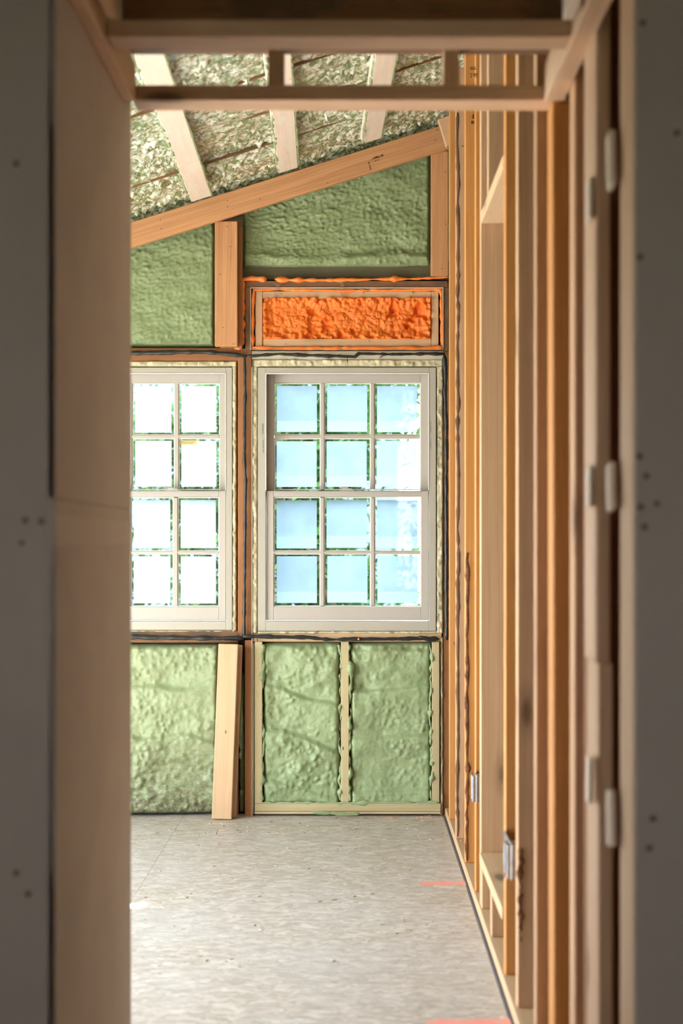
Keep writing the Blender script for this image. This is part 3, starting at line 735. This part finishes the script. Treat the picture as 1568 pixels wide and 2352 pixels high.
# ------------------------------------------------------------------ black sealant
bs = tag(empty('black_sealant', P(564, 1200, 7.17)), 'black sealant seam running around both windows', 'sealant')
for i, (ps, r) in enumerate((
    (((60, 812), (320, 811), (400, 809), (480, 809), (540, 815), (566, 818)), .0075),
    (((566, 818), (600, 816), (640, 813), (700, 816), (780, 818), (815, 820), (824, 812), (920, 814), (990, 812), (1022, 813)), .0058),
    (((562, 818), (563, 900), (562, 970), (561, 1060), (564, 1100), (562, 1250), (561, 1400), (560, 1464)), .0062),
    (((1020, 815), (1023, 860), (1022, 900), (1025, 1000), (1024, 1100), (1025, 1250), (1025, 1460), (1026, 1470)), .0075),
    (((60, 1463), (320, 1463), (420, 1465), (500, 1466), (560, 1466)), .0085),
    (((556, 1462), (600, 1462), (700, 1464), (760, 1469), (830, 1468), (900, 1468), (975, 1466), (1006, 1467)), .0068),
    (((960, 1463), (985, 1469), (1008, 1467)), .0080))):
    o = tube('seam', poly(ps, 7.157), r*1.15, M['black'], jitter=.35, lump=.25, seed=i*7, flat=.8); par(o, bs)
for px, py, dx, dy in ((548, 1452, 0, 10), (578, 820, 0, 24), (797, 822, 1, 12), (743, 816, 14, 8), (880, 818, -9, 3), (985, 1470, 0, 14), (590, 1466, 1, 8)):
    o = tube('drip', [P(px, py, 7.166), P(px+dx*.5, py+dy*.5, 7.165), P(px+dx, py+dy, 7.166)], .0022, M['black'], seed=px); par(o, bs)
tag(tube('orange_foam_crumb', poly(((821, 1468), (826, 1468)), 7.145), .0065, M['bead_orange'], step=.003, seed=66), 'small orange foam crumb stuck on the black seam under the right window', 'foam crumb')

# ------------------------------------------------------------------ ceiling foam and strapping
res = .0075
XC0, XC1, YC0, YC1 = -2.2, .62, 4.35, 7.30
nu = int((XC1-XC0)/res); nv = int((YC1-YC0)/res)
X, Y = np.meshgrid(np.linspace(XC0, XC1, nu), np.linspace(YC0, YC1, nv))
LINES = [6.61, 6.14, 5.67, 5.20, 4.73]
h = .03+.05*(fbm(X*4, Y*4, 3, 3)-.5)
rough_m = np.clip(.35+1.6*(fbm(X*5, Y*5, 15, 3)-.25), .3, 1.2)
lump = lumps(X/.026, Y/.036, 4); lump2 = lumps(X/.015, Y/.022, 8)
smooth = np.ones_like(X)
for i, yl in enumerate(LINES):
    dist = yl-Y                                    # positive on the camera side of the exposed rafter edge
    wdt = .07+.08*fbm(X*3, X*0+i, 50+i, 2)
    sm = np.clip(1-np.abs(dist-wdt*.5)/(wdt*.62), 0, 1)
    smooth *= 1-np.clip(sm*2.2, 0, 1)*.85*(fbm(X*2.2, X*0+3*i, 60+i, 2) > .44)
    h -= .010*np.exp(-(dist/.010)**2)              # groove at the rafter edge
    h -= .012*np.clip(1-np.abs(dist-.05)/.07, 0, 1)
h += smooth*rough_m*(.030*(lump-.3)+.016*(lump2-.3))+.003*(fbm(X*70, Y*70, 19, 2)-.5)
Zc_ = 3.155+.316*X-h
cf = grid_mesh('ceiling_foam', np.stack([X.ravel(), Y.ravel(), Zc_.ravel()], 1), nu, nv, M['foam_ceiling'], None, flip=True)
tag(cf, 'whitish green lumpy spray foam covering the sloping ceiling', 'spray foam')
for yl in LINES:
    o = board('rafter_edge', (-2.2, yl, zc(-2.2)-.009), (.60, yl, zc(.60)-.009), .008, .012, (0, 1, 0), M['brown'], rf, bev=.001)
# foam over the rest of the ceiling outside the view
bm = bmesh.new(); v = [bm.verts.new((x, y, zc(x)+.02)) for x, y in ((-2.6, 2.8), (2.3, 2.8), (2.3, 4.35), (-2.6, 4.35))]; bm.faces.new(v)
link('ceiling_foam_near', bm, M['foam_wall'], rf)
bm = bmesh.new(); v = [bm.verts.new((x, y, zc(x)+.02)) for x, y in ((-2.6, 4.35), (-2.2, 4.35), (-2.2, 7.3), (-2.6, 7.3))]; bm.faces.new(v)
link('ceiling_foam_side', bm, M['foam_wall'], rf)
# three strapping boards under the ceiling
def strap(label, pfar, pnear, wpx):
    # photo points of its centre near the gable and under the near joist, both on the ceiling plane
    def hit(px, py):
        kx = (px-VX)/F; kz = (VY-py)/F
        Dd = (3.145-.075-EYE)/(kz-.316*kx); return Vector((kx*Dd, Dd, EYE+kz*Dd))
    A = hit(*pfar); B = hit(*pnear); d = (B-A).normalized(); B2 = B+d*1.0
    n_ = Vector((.316, 0, -1)).normalized()
    o = board('ceiling_strap', A-n_*.019, B2-n_*.019, wpx*A.y/F, .038, (1, 0, .316), M['white_wood'], None, .004)
    tag(o, label, 'strapping board', 'whitewashed ceiling straps')
    # foam creeping up along both edges
    for s in (-1, 1):
        w_ = wpx*A.y/F/2*s; sx = Vector((1, 0, .316)).normalized()*w_
        t = tube('edge_foam', [A.lerp(B2, k/14)+sx+Vector((random.uniform(-.003, .003), 0, .006)) for k in range(15)], .0045, M['foam_low'], jitter=.8, lump=.6, step=.02, seed=s*3, wob=.5)
        par(t, o)
    return o
strap('leftmost of the three whitewashed ceiling straps', (463, 457), (343, 130), 50)
strap('middle one of the three whitewashed ceiling straps', (662, 392), (640, 140), 48)
strap('rightmost of the three whitewashed ceiling straps', (854, 324), (886, 130), 47)

# ------------------------------------------------------------------ stud wall on the right
XS = .437; HT = 3.22
GS = 'studs of the open wall on the right'
names = 'first second third fourth fifth sixth seventh eighth'.split()
def stud(yf, x, mat, label, z0=.04, z1=None, th=.038, wd=.089, lean=0, group=GS):
    z1 = z1 or zc(x)+.05
    o = board('wall_stud', (x+wd/2+lean*.5, yf+th/2, z0), (x+wd/2-lean*.5, yf+th/2, z1), wd, th, (1, 0, 0), mat, None, .003)
    return tag(o, label, 'stud', group)
st1 = stud(6.87, .431, M['stud_orange'], 'orange stud of the right wall, the one against the window wall corner')
st2 = stud(6.42, .430, M['stud_pink'], 'second stud from the window wall, pinkish with a rough dark left edge')
st3 = stud(5.94, .434, M['stud_orange'], 'third stud from the window wall, orange with a strip of dark bark')
st4 = stud(5.45, .435, M['stud_orange'], 'fourth stud from the window wall, carrying the farther metal box')
st5 = stud(5.24, .436, M['stud_tan'], 'wide tan stud at the far side of the framed recess')
st7 = stud(4.41, .438, M['stud_orange'], 'orange stud at the near side of the framed recess')
st8 = stud(4.10, .440, M['stud_tan'], 'broad tan stud standing in front of the nearer metal box')
st9 = stud(3.76, .449, M['stud_tan'], 'blurred tan stud just behind the end of the nearest crosspiece', lean=.0)
# plates
tag(box('sole_plate', .430, .521, 2.86, 7.16, .004, .04, M['pale_wood'], None, .002, 'Y'), 'long sole plate on the floor under the right wall studs', 'plate')
tag(box('sill_gasket', .424, .525, 2.86, 7.16, 0, .004, M['gasket'], None), 'thin dark gasket strip under the long sole plate', 'gasket')
# framed recess: sill, header, cripples
zsl = PZ(1958, 5.24)
tag(box('recess_sill', .432, .525, 4.452, 5.238, zsl-.036, zsl, M['pale_wood'], None, .002, 'Y'), 'pale sill board of the framed recess in the right wall', 'board')
tag(box('recess_header', .436, .527, 4.452, 5.238, PZ(514, 5.24), PZ(514, 5.24)+.038, M['pale_wood'], None, .002, 'Y'), 'sunlit header board across the top of the framed recess', 'board')
stud(4.83, .436, M['stud_tan'], 'short cripple stud under the middle of the recess sill', z1=zsl-.037, group=None)
stud(5.198, .436, M['stud_tan'], 'short cripple stud under the far end of the recess sill', z1=zsl-.037, group=None)
stud(4.95, .436, M['stud_tan'], 'upper cripple stud above the recess header', z0=PZ(514, 5.24)+.039, group=None)
# bark edges
for s_, yf, x, z0, z1 in ((st2, 6.42, .432, .05, 3.1), (st3, 5.94, .4355, .05, 1.25), (st8, 4.10, .4425, .22, .47)):
    pts = [(x+.003+random.uniform(0, .006), yf-.001, z0+(z1-z0)*k/40) for k in range(41)]
    o = tube('bark_edge', pts, .0055, M['bark'] if s_ is not st2 else M['brown'], jitter=.9, lump=.4, step=.02, flat=.35, seed=yf*3); par(o, s_)
def stamp(stu, px, py, y, n_, ch, seed):
    bm = bmesh.new(); glyphs(bm, 0, 0, 0, n_, ch, False, seed); o = link('lumber_stamp', bm, M['ink'], None); o.location = P(px, py, y-.0005); par(o, stu)
stamp(st4, 1079, 160, 5.45, 3, .012, 1); stamp(st4, 1079, 178, 5.45, 3, .014, 2); stamp(st3, 1083, 272, 5.94, 3, .018, 3); stamp(st3, 1082, 285, 5.94, 4, .012, 4)
stamp(st2, 1060, 345, 6.42, 3, .018, 5); stamp(st1, 1041, 1480, 6.87, 1, .016, 6); stamp(st1, 1041, 1486, 6.87, 1, .014, 7)
# rafters resting over the stud tops
for y0, lab in ((6.905, 'rafter end resting over the corner stud high on the right'), (5.49, 'pale rafter end seen between the two near crosspieces')):
    x_ = .40
    tag(board('rafter_end', (x_, y0+.02, zc(x_)-.125), (1.9, y0+.02, zc(1.9)-.125), .13, .036, (0, 0, 1), M['pale_wood']), lab, 'rafter')

# galvanised electrical boxes
def ebox(label, x0, y0, y1, zc_, side, brk):
    """open towards the room; side = how deep it runs into the wall"""
    root = tag(empty('electrical_box', (x0, (y0+y1)/2, zc_-.046)), label, 'electrical box', 'metal electrical boxes')
    t = .002; z0, z1 = zc_-.046, zc_+.046; x1 = x0+side
    bm = bmesh.new()
    bm_box(bm, x0, x1, y0, y0+t, z0, z1, .0005); bm_box(bm, x0, x1, y1-t, y1, z0, z1, .0005)
    bm_box(bm, x0, x1, y0+t, y1-t, z0, z0+t); bm_box(bm, x0, x1, y0+t, y1-t, z1-t, z1); bm_box(bm, x1-t, x1, y0+t, y1-t, z0+t, z1-t)
    link('box_shell', bm, M['steel'], root)
    bm = bmesh.new(); bm_box(bm, x0+.012, x0+.014, y0-.004, y1+brk, z0-.004, z1+.004, .0005); bm_box(bm, x0+.03, x1-.01, y0-.003, y0, z0+.015, z1-.015, .001)
    link('mounting_bracket', bm, M['steel'], root)
    for zz in (z0-.002, z1+.002):
        bm = bmesh.new(); bmesh.ops.create_cone(bm, cap_ends=True, segments=10, radius1=.0035, radius2=.0028, depth=.004)
        o = link('screw', bm, M['steel']); o.location = (x0-.001, (y0+y1)/2, zz); o.rotation_euler = (0, math.pi/2, 0); par(o, root)
    return root
ebox('farther of the two galvanised electrical boxes, low on the stud wall', .4175, 5.35, 5.41, .425, .05, .039)
ebox('nearer of the two galvanised electrical boxes, low on the stud wall', .4215, 4.20, 4.27, .412, .05, .139)

# ------------------------------------------------------------------ jack stud and corridor framing near the camera
stud(3.62, .474, M['stud_orange'], 'broad orange jack stud under the right end of the farther crosspiece', z1=2.343, th=.10, wd=.055, group=None, lean=.004)
stud(3.45, .500, M['stud_pink'], 'narrow pinkish stud with a rough edge in the right corridor wall', z1=2.60, th=.08, wd=.038, group=None)
stud(3.13, .4975, M['ladder'], 'pale blurred stud of the right corridor wall left of the drywall edge', z1=2.60, z0=PZ(1522, 3.13), th=.16, wd=.03, group=None)
stud(3.13, .503, M['ladder'], 'lower offset stud of the right corridor wall under the pale blurred one', z1=PZ(1522, 3.13)-.001, th=.16, wd=.03, group=None)
stud(2.955, .5015, M['brown_orange'], 'brown shaded stud behind the pale corridor stud', z1=2.60, th=.038, wd=.089, group=None).location.y = 3.30
jb = tag(empty('jamb_post', (XOR, 2.9, 0)), 'pale jamb post at the cut edge of the near right drywall', 'post')
box('post', XOR-.0015, XOR+.036, 2.8135, 2.955, .04, 2.75, M['ladder'], jb, .003)
# shim blocks wedged in pairs at three heights
for py0, py1, h_ in ((300, 430, 'top'), (1064, 1172, 'middle'), (1818, 1945, 'lowest')):
    z0, z1 = PZ(py1, 2.95), PZ(py0, 2.95)
    tag(board('shim', (.500, 2.955, z0), (.501, 2.972, z1), .013, .045, (1, 0, 0), M['white_wood']), '%s white shim beside the near right jamb post' % h_, 'shim', 'white shims of the right corridor wall')
for py0, py1, h_ in ((402, 500, 'top'), (1070, 1165, 'middle'), (1742, 1850, 'lowest')):
    z0, z1 = PZ(py1, 3.13), PZ(py0, 3.13)
    tag(board('shim', (.4885, 3.16, z0), (.4905, 3.165, z1), .010, .05, (1, 0, 0), M['white_wood']), '%s white shim on the pale blurred corridor stud' % h_, 'shim', 'white shims of the right corridor wall')

# ladder of crosspieces overhead
ZL = 2.345; TH = .036
ja = tag(box('ceiling_crosspiece', PX(302, 3.62), PX(1316, 3.62), 3.62, 3.712, ZL, ZL+TH, M['ladder'], None, .002, 'X'), 'farther horizontal crosspiece of the overhead frame', 'joist', 'overhead crosspieces')
jc = tag(box('ceiling_crosspiece', PX(245, 3.165), PX(1316, 3.165), 3.165, 3.25, ZL, ZL+TH, M['ladder'], None, .002, 'X'), 'nearer horizontal crosspiece of the overhead frame', 'joist', 'overhead crosspieces')
tag(box('side_rail', .452, .500, 2.5, 3.618, ZL-.004, ZL+.086, M['ladder'], None, .003, 'Y'), 'white side rail running overhead along the right corridor wall', 'rail')
tag(box('side_rail', XOL+.001, XOL+.033, 2.5, 3.618, ZL-.004, ZL+.086, M['ladder'], None, .003, 'Y'), 'pale side rail running overhead along the left corridor wall', 'rail')
ja.location.z += .0
for px0, px1, lab in ((615, 650, 'left short upright standing on the farther crosspiece'), (1020, 1055, 'right short upright standing on the farther crosspiece')):
    tag(box('short_upright', PX(px0, 3.62), PX(px1, 3.62), 3.622, 3.708, ZL+TH+.0005, 2.478, M['ladder'], None, .002), lab, 'upright', 'short uprights on the farther crosspiece')
tag(box('opening_header', -.66, .54, 3.622, 3.70, 2.478, 2.80, M['brown'], None, .002, 'X'), 'dark header beam above the overhead crosspieces at the top of the photo', 'beam')

tag(box('rail_block', PX(1292, 3.05), PX(1318, 3.05), 2.9, 3.05, PZ(46, 3.05), 2.50, M['white_wood'], None, .003, 'Y'), 'white block end hanging beside the right side rail at the very top', 'block')
tag(box('rail_block', PX(244, 3.12), PX(268, 3.12), 2.7, 3.12, PZ(42, 3.12), 2.50, M['ladder'], None, .003, 'Y'), 'pale strip end above the left side rail at the very top', 'block')
# scraps of clear tape stuck on the transom
for i, ps in enumerate((((777, 648), (786, 652), (784, 668), (788, 686)), ((628, 652), (640, 655), (634, 670), (632, 684)))):
    bm = bmesh.new(); pr = None
    for k, (px, py) in enumerate(ps):
        w_ = .012-.002*k; c_ = P(px, py, 7.155-.004*(k % 2)); a1 = bm.verts.new(c_-Vector((w_, 0, 0))); a2 = bm.verts.new(c_+Vector((w_, .002, 0)))
        if pr: bm.faces.new((pr[0], pr[1], a2, a1))
        pr = (a1, a2)
    tag(link('tape_scrap', bm, M['tape']), ('torn clear plastic tape scrap hanging over the middle of the transom top', 'faint clear plastic tape scrap at the left part of the transom top')[i], 'tape')
# ------------------------------------------------------------------ small things on the floor
ms = []
def mark(name, px0, px1, py, wdt, lab):
    yy0 = 1.3*F/(py-VY)
    bm = bmesh.new(); n_ = 30; top = []; bot = []
    for k in range(n_+1):
        x = PX(px0+(px1-px0)*k/n_, yy0); e = .5*wdt*(1+.5*mn.noise(Vector((x*40, wdt*99, 0))))*min(1, (k+.4)/3)
        yc = yy0+ .01*k/n_
        top.append(bm.verts.new((x, yc+e, .0006))); bot.append(bm.verts.new((x, yc-e, .0006)))
    for k in range(n_): bm.faces.new((bot[k], bot[k+1], top[k+1], top[k]))
    return tag(link(name, bm, M['chalk']), lab, 'floor marking')
mark('chalk_line', 962, 1080, 2030, .07, 'short pink sprayed line on the floor by the right wall')
mark('chalk_line', 975, 1180, 2349, .05, 'pink sprayed line on the floor at the bottom edge of the photo')
nb = tag(empty('bent_nail', P(493, 1915, 6.75)), 'bent dark nail lying on the floor near the leaning planks', 'nail')
yn = 1.3*F/(1916-VY)
tube('nail_shank', [P(492, 1922, yn)+Vector((0, 0, .003)), P(497, 1917, yn)+Vector((0, 0, .004)), P(500, 1909, yn)+Vector((0, 0, .005))], .0022, M['iron'], jitter=.05, wob=0, parent=nb)
bm = bmesh.new(); rr = random.Random(4)
for i in range(260):
    py = rr.choice((1880, 1885, 1892, 1900, 1930, 1980, 2050, 2120, 2200))+rr.uniform(-8, 25); d = 1.3*F/(py-VY); x = PX(rr.uniform(305, 1040+max(0, (py-1880)*.3)-12), d)
    s = rr.uniform(.0015, .005); an = rr.uniform(0, 3.14)
    q = [Vector((x, d, .0004))+Matrix.Rotation(an, 3, 'Z') @ Vector(v) for v in ((-s*2, -s*.5, 0), (s*2, -s*.5, 0), (s*1.6, s*.5, 0), (-s*1.4, s*.6, 0))]
    b4 = [bm.verts.new(v) for v in q]; t4 = [bm.verts.new(v+Vector((0, 0, s*.5))) for v in q]
    bm.faces.new(b4[::-1]); bm.faces.new(t4)
    for k in range(4): bm.faces.new((b4[k], b4[(k+1) % 4], t4[(k+1) % 4], t4[k]))
tag(link('sawdust_chips', bm, M['chips']), 'pale wood chips and sawdust scattered over the subfloor', 'debris', kind='stuff')
bm = bmesh.new()
for i in range(26):
    px = rr.choice((rr.uniform(830, 1010), rr.uniform(950, 1040))); py = rr.uniform(1874, 1884); d = min(7.12, 1.3*F/(py-VY)); r_ = rr.uniform(.0015, .0045)
    m_ = Matrix.Translation((PX(px, d), d, r_*.8)); bmesh.ops.create_icosphere(bm, subdivisions=1, radius=r_, matrix=m_)
tag(link('orange_crumbs', bm, M['bead_orange']), 'tiny orange foam crumbs along the foot of the window wall', 'debris', kind='stuff')
tag(tube('orange_foam_crumb', [(.4455, 6.35, .044), (.452, 6.35, .046)], .006, M['bead_orange'], step=.003, seed=8), 'orange foam crumb on the sole plate beside the second stud', 'foam crumb')

# ------------------------------------------------------------------ outside
def tree(name, x, y, hgt, spread, nl_, lab, seed, zlow=.2):
    root = tag(empty(name, (x, y, -.6)), lab, 'tree' if hgt > 3.2 else 'shrub', 'foliage outside the windows'); r = random.Random(seed)
    bm = bmesh.new()
    for k in range(3):
        pts = [Vector((x+r.uniform(-.05, .05), y, -.6)), Vector((x+r.uniform(-.2, .2), y+r.uniform(-.2, .2), hgt*.35)), Vector((x+r.uniform(-.6, .6)*spread, y+r.uniform(-.4, .4), hgt*.8))]
        for p, q in zip(pts[:-1], pts[1:]):
            dz = (q-p); M4 = Matrix.Translation((p+q)/2) @ dz.to_track_quat('Z', 'Y').to_matrix().to_4x4()
            bmesh.ops.create_cone(bm, cap_ends=True, segments=7, radius1=.06, radius2=.035, depth=dz.length*1.02, matrix=M4)
    link('trunk', bm, M['trunk'], root)
    V = []; Fc = []
    cl = [Vector((r.gauss(0, .42)*spread, r.gauss(0, .35)*spread, zlow+r.random()**.8*(hgt-zlow))) for _ in range(26)]
    for i in range(nl_):
        c = r.choice(cl); R_ = .34*spread
        p = Vector((x, y, 0))+c+Vector((r.gauss(0, R_*.5), r.gauss(0, R_*.5), r.gauss(0, R_*.45)))
        s = r.uniform(.03, .06); q = Matrix.Rotation(r.uniform(0, 6.28), 3, 'Z') @ Matrix.Rotation(r.uniform(-1.2, 1.2), 3, 'X')
        base = len(V)
        for v in ((0, -s, 0), (s*.5, 0, s*.15), (0, s, 0), (-s*.5, 0, s*.15)): V.append(p+q @ Vector(v))
        Fc.append((base, base+1, base+2, base+3))
    me = bpy.data.meshes.new('foliage'); me.from_pydata([tuple(v) for v in V], [], Fc); link('foliage', me, M['leaf'], root)
    return root
tree('leafy_shrub', -.30, 10.2, 2.4, .8, 9000, 'blurred green shrub outside behind the lower right panes', 1)
tree('leafy_tree', 1.15, 12.8, 4.6, 1.3, 4200, 'blurred green tree outside behind the right edge of the right window', 2)
tree('leafy_tree', -.75, 15.4, 4.6, 1.6, 10000, 'blurred green tree outside showing between the two windows', 3)
tree('leafy_shrub', -2.2, 11.0, 2.2, 1.0, 8000, 'blurred green shrub outside behind the left window', 4)
hs_ = tag(empty('neighbour_house', (-1.2, 19, -.6)), 'blurred blue grey building outside far behind the window panes', 'house')
for k in range(24):
    box('siding_board', -5.0, .55, 19-.012, 19+.012, -.6+k*.2, -.6+k*.2+.19, M['siding'], hs_, axis='X')
box('wall', -5.0, .55, 19.013, 22, -.6, 4.2, M['siding'], hs_, axis='X')
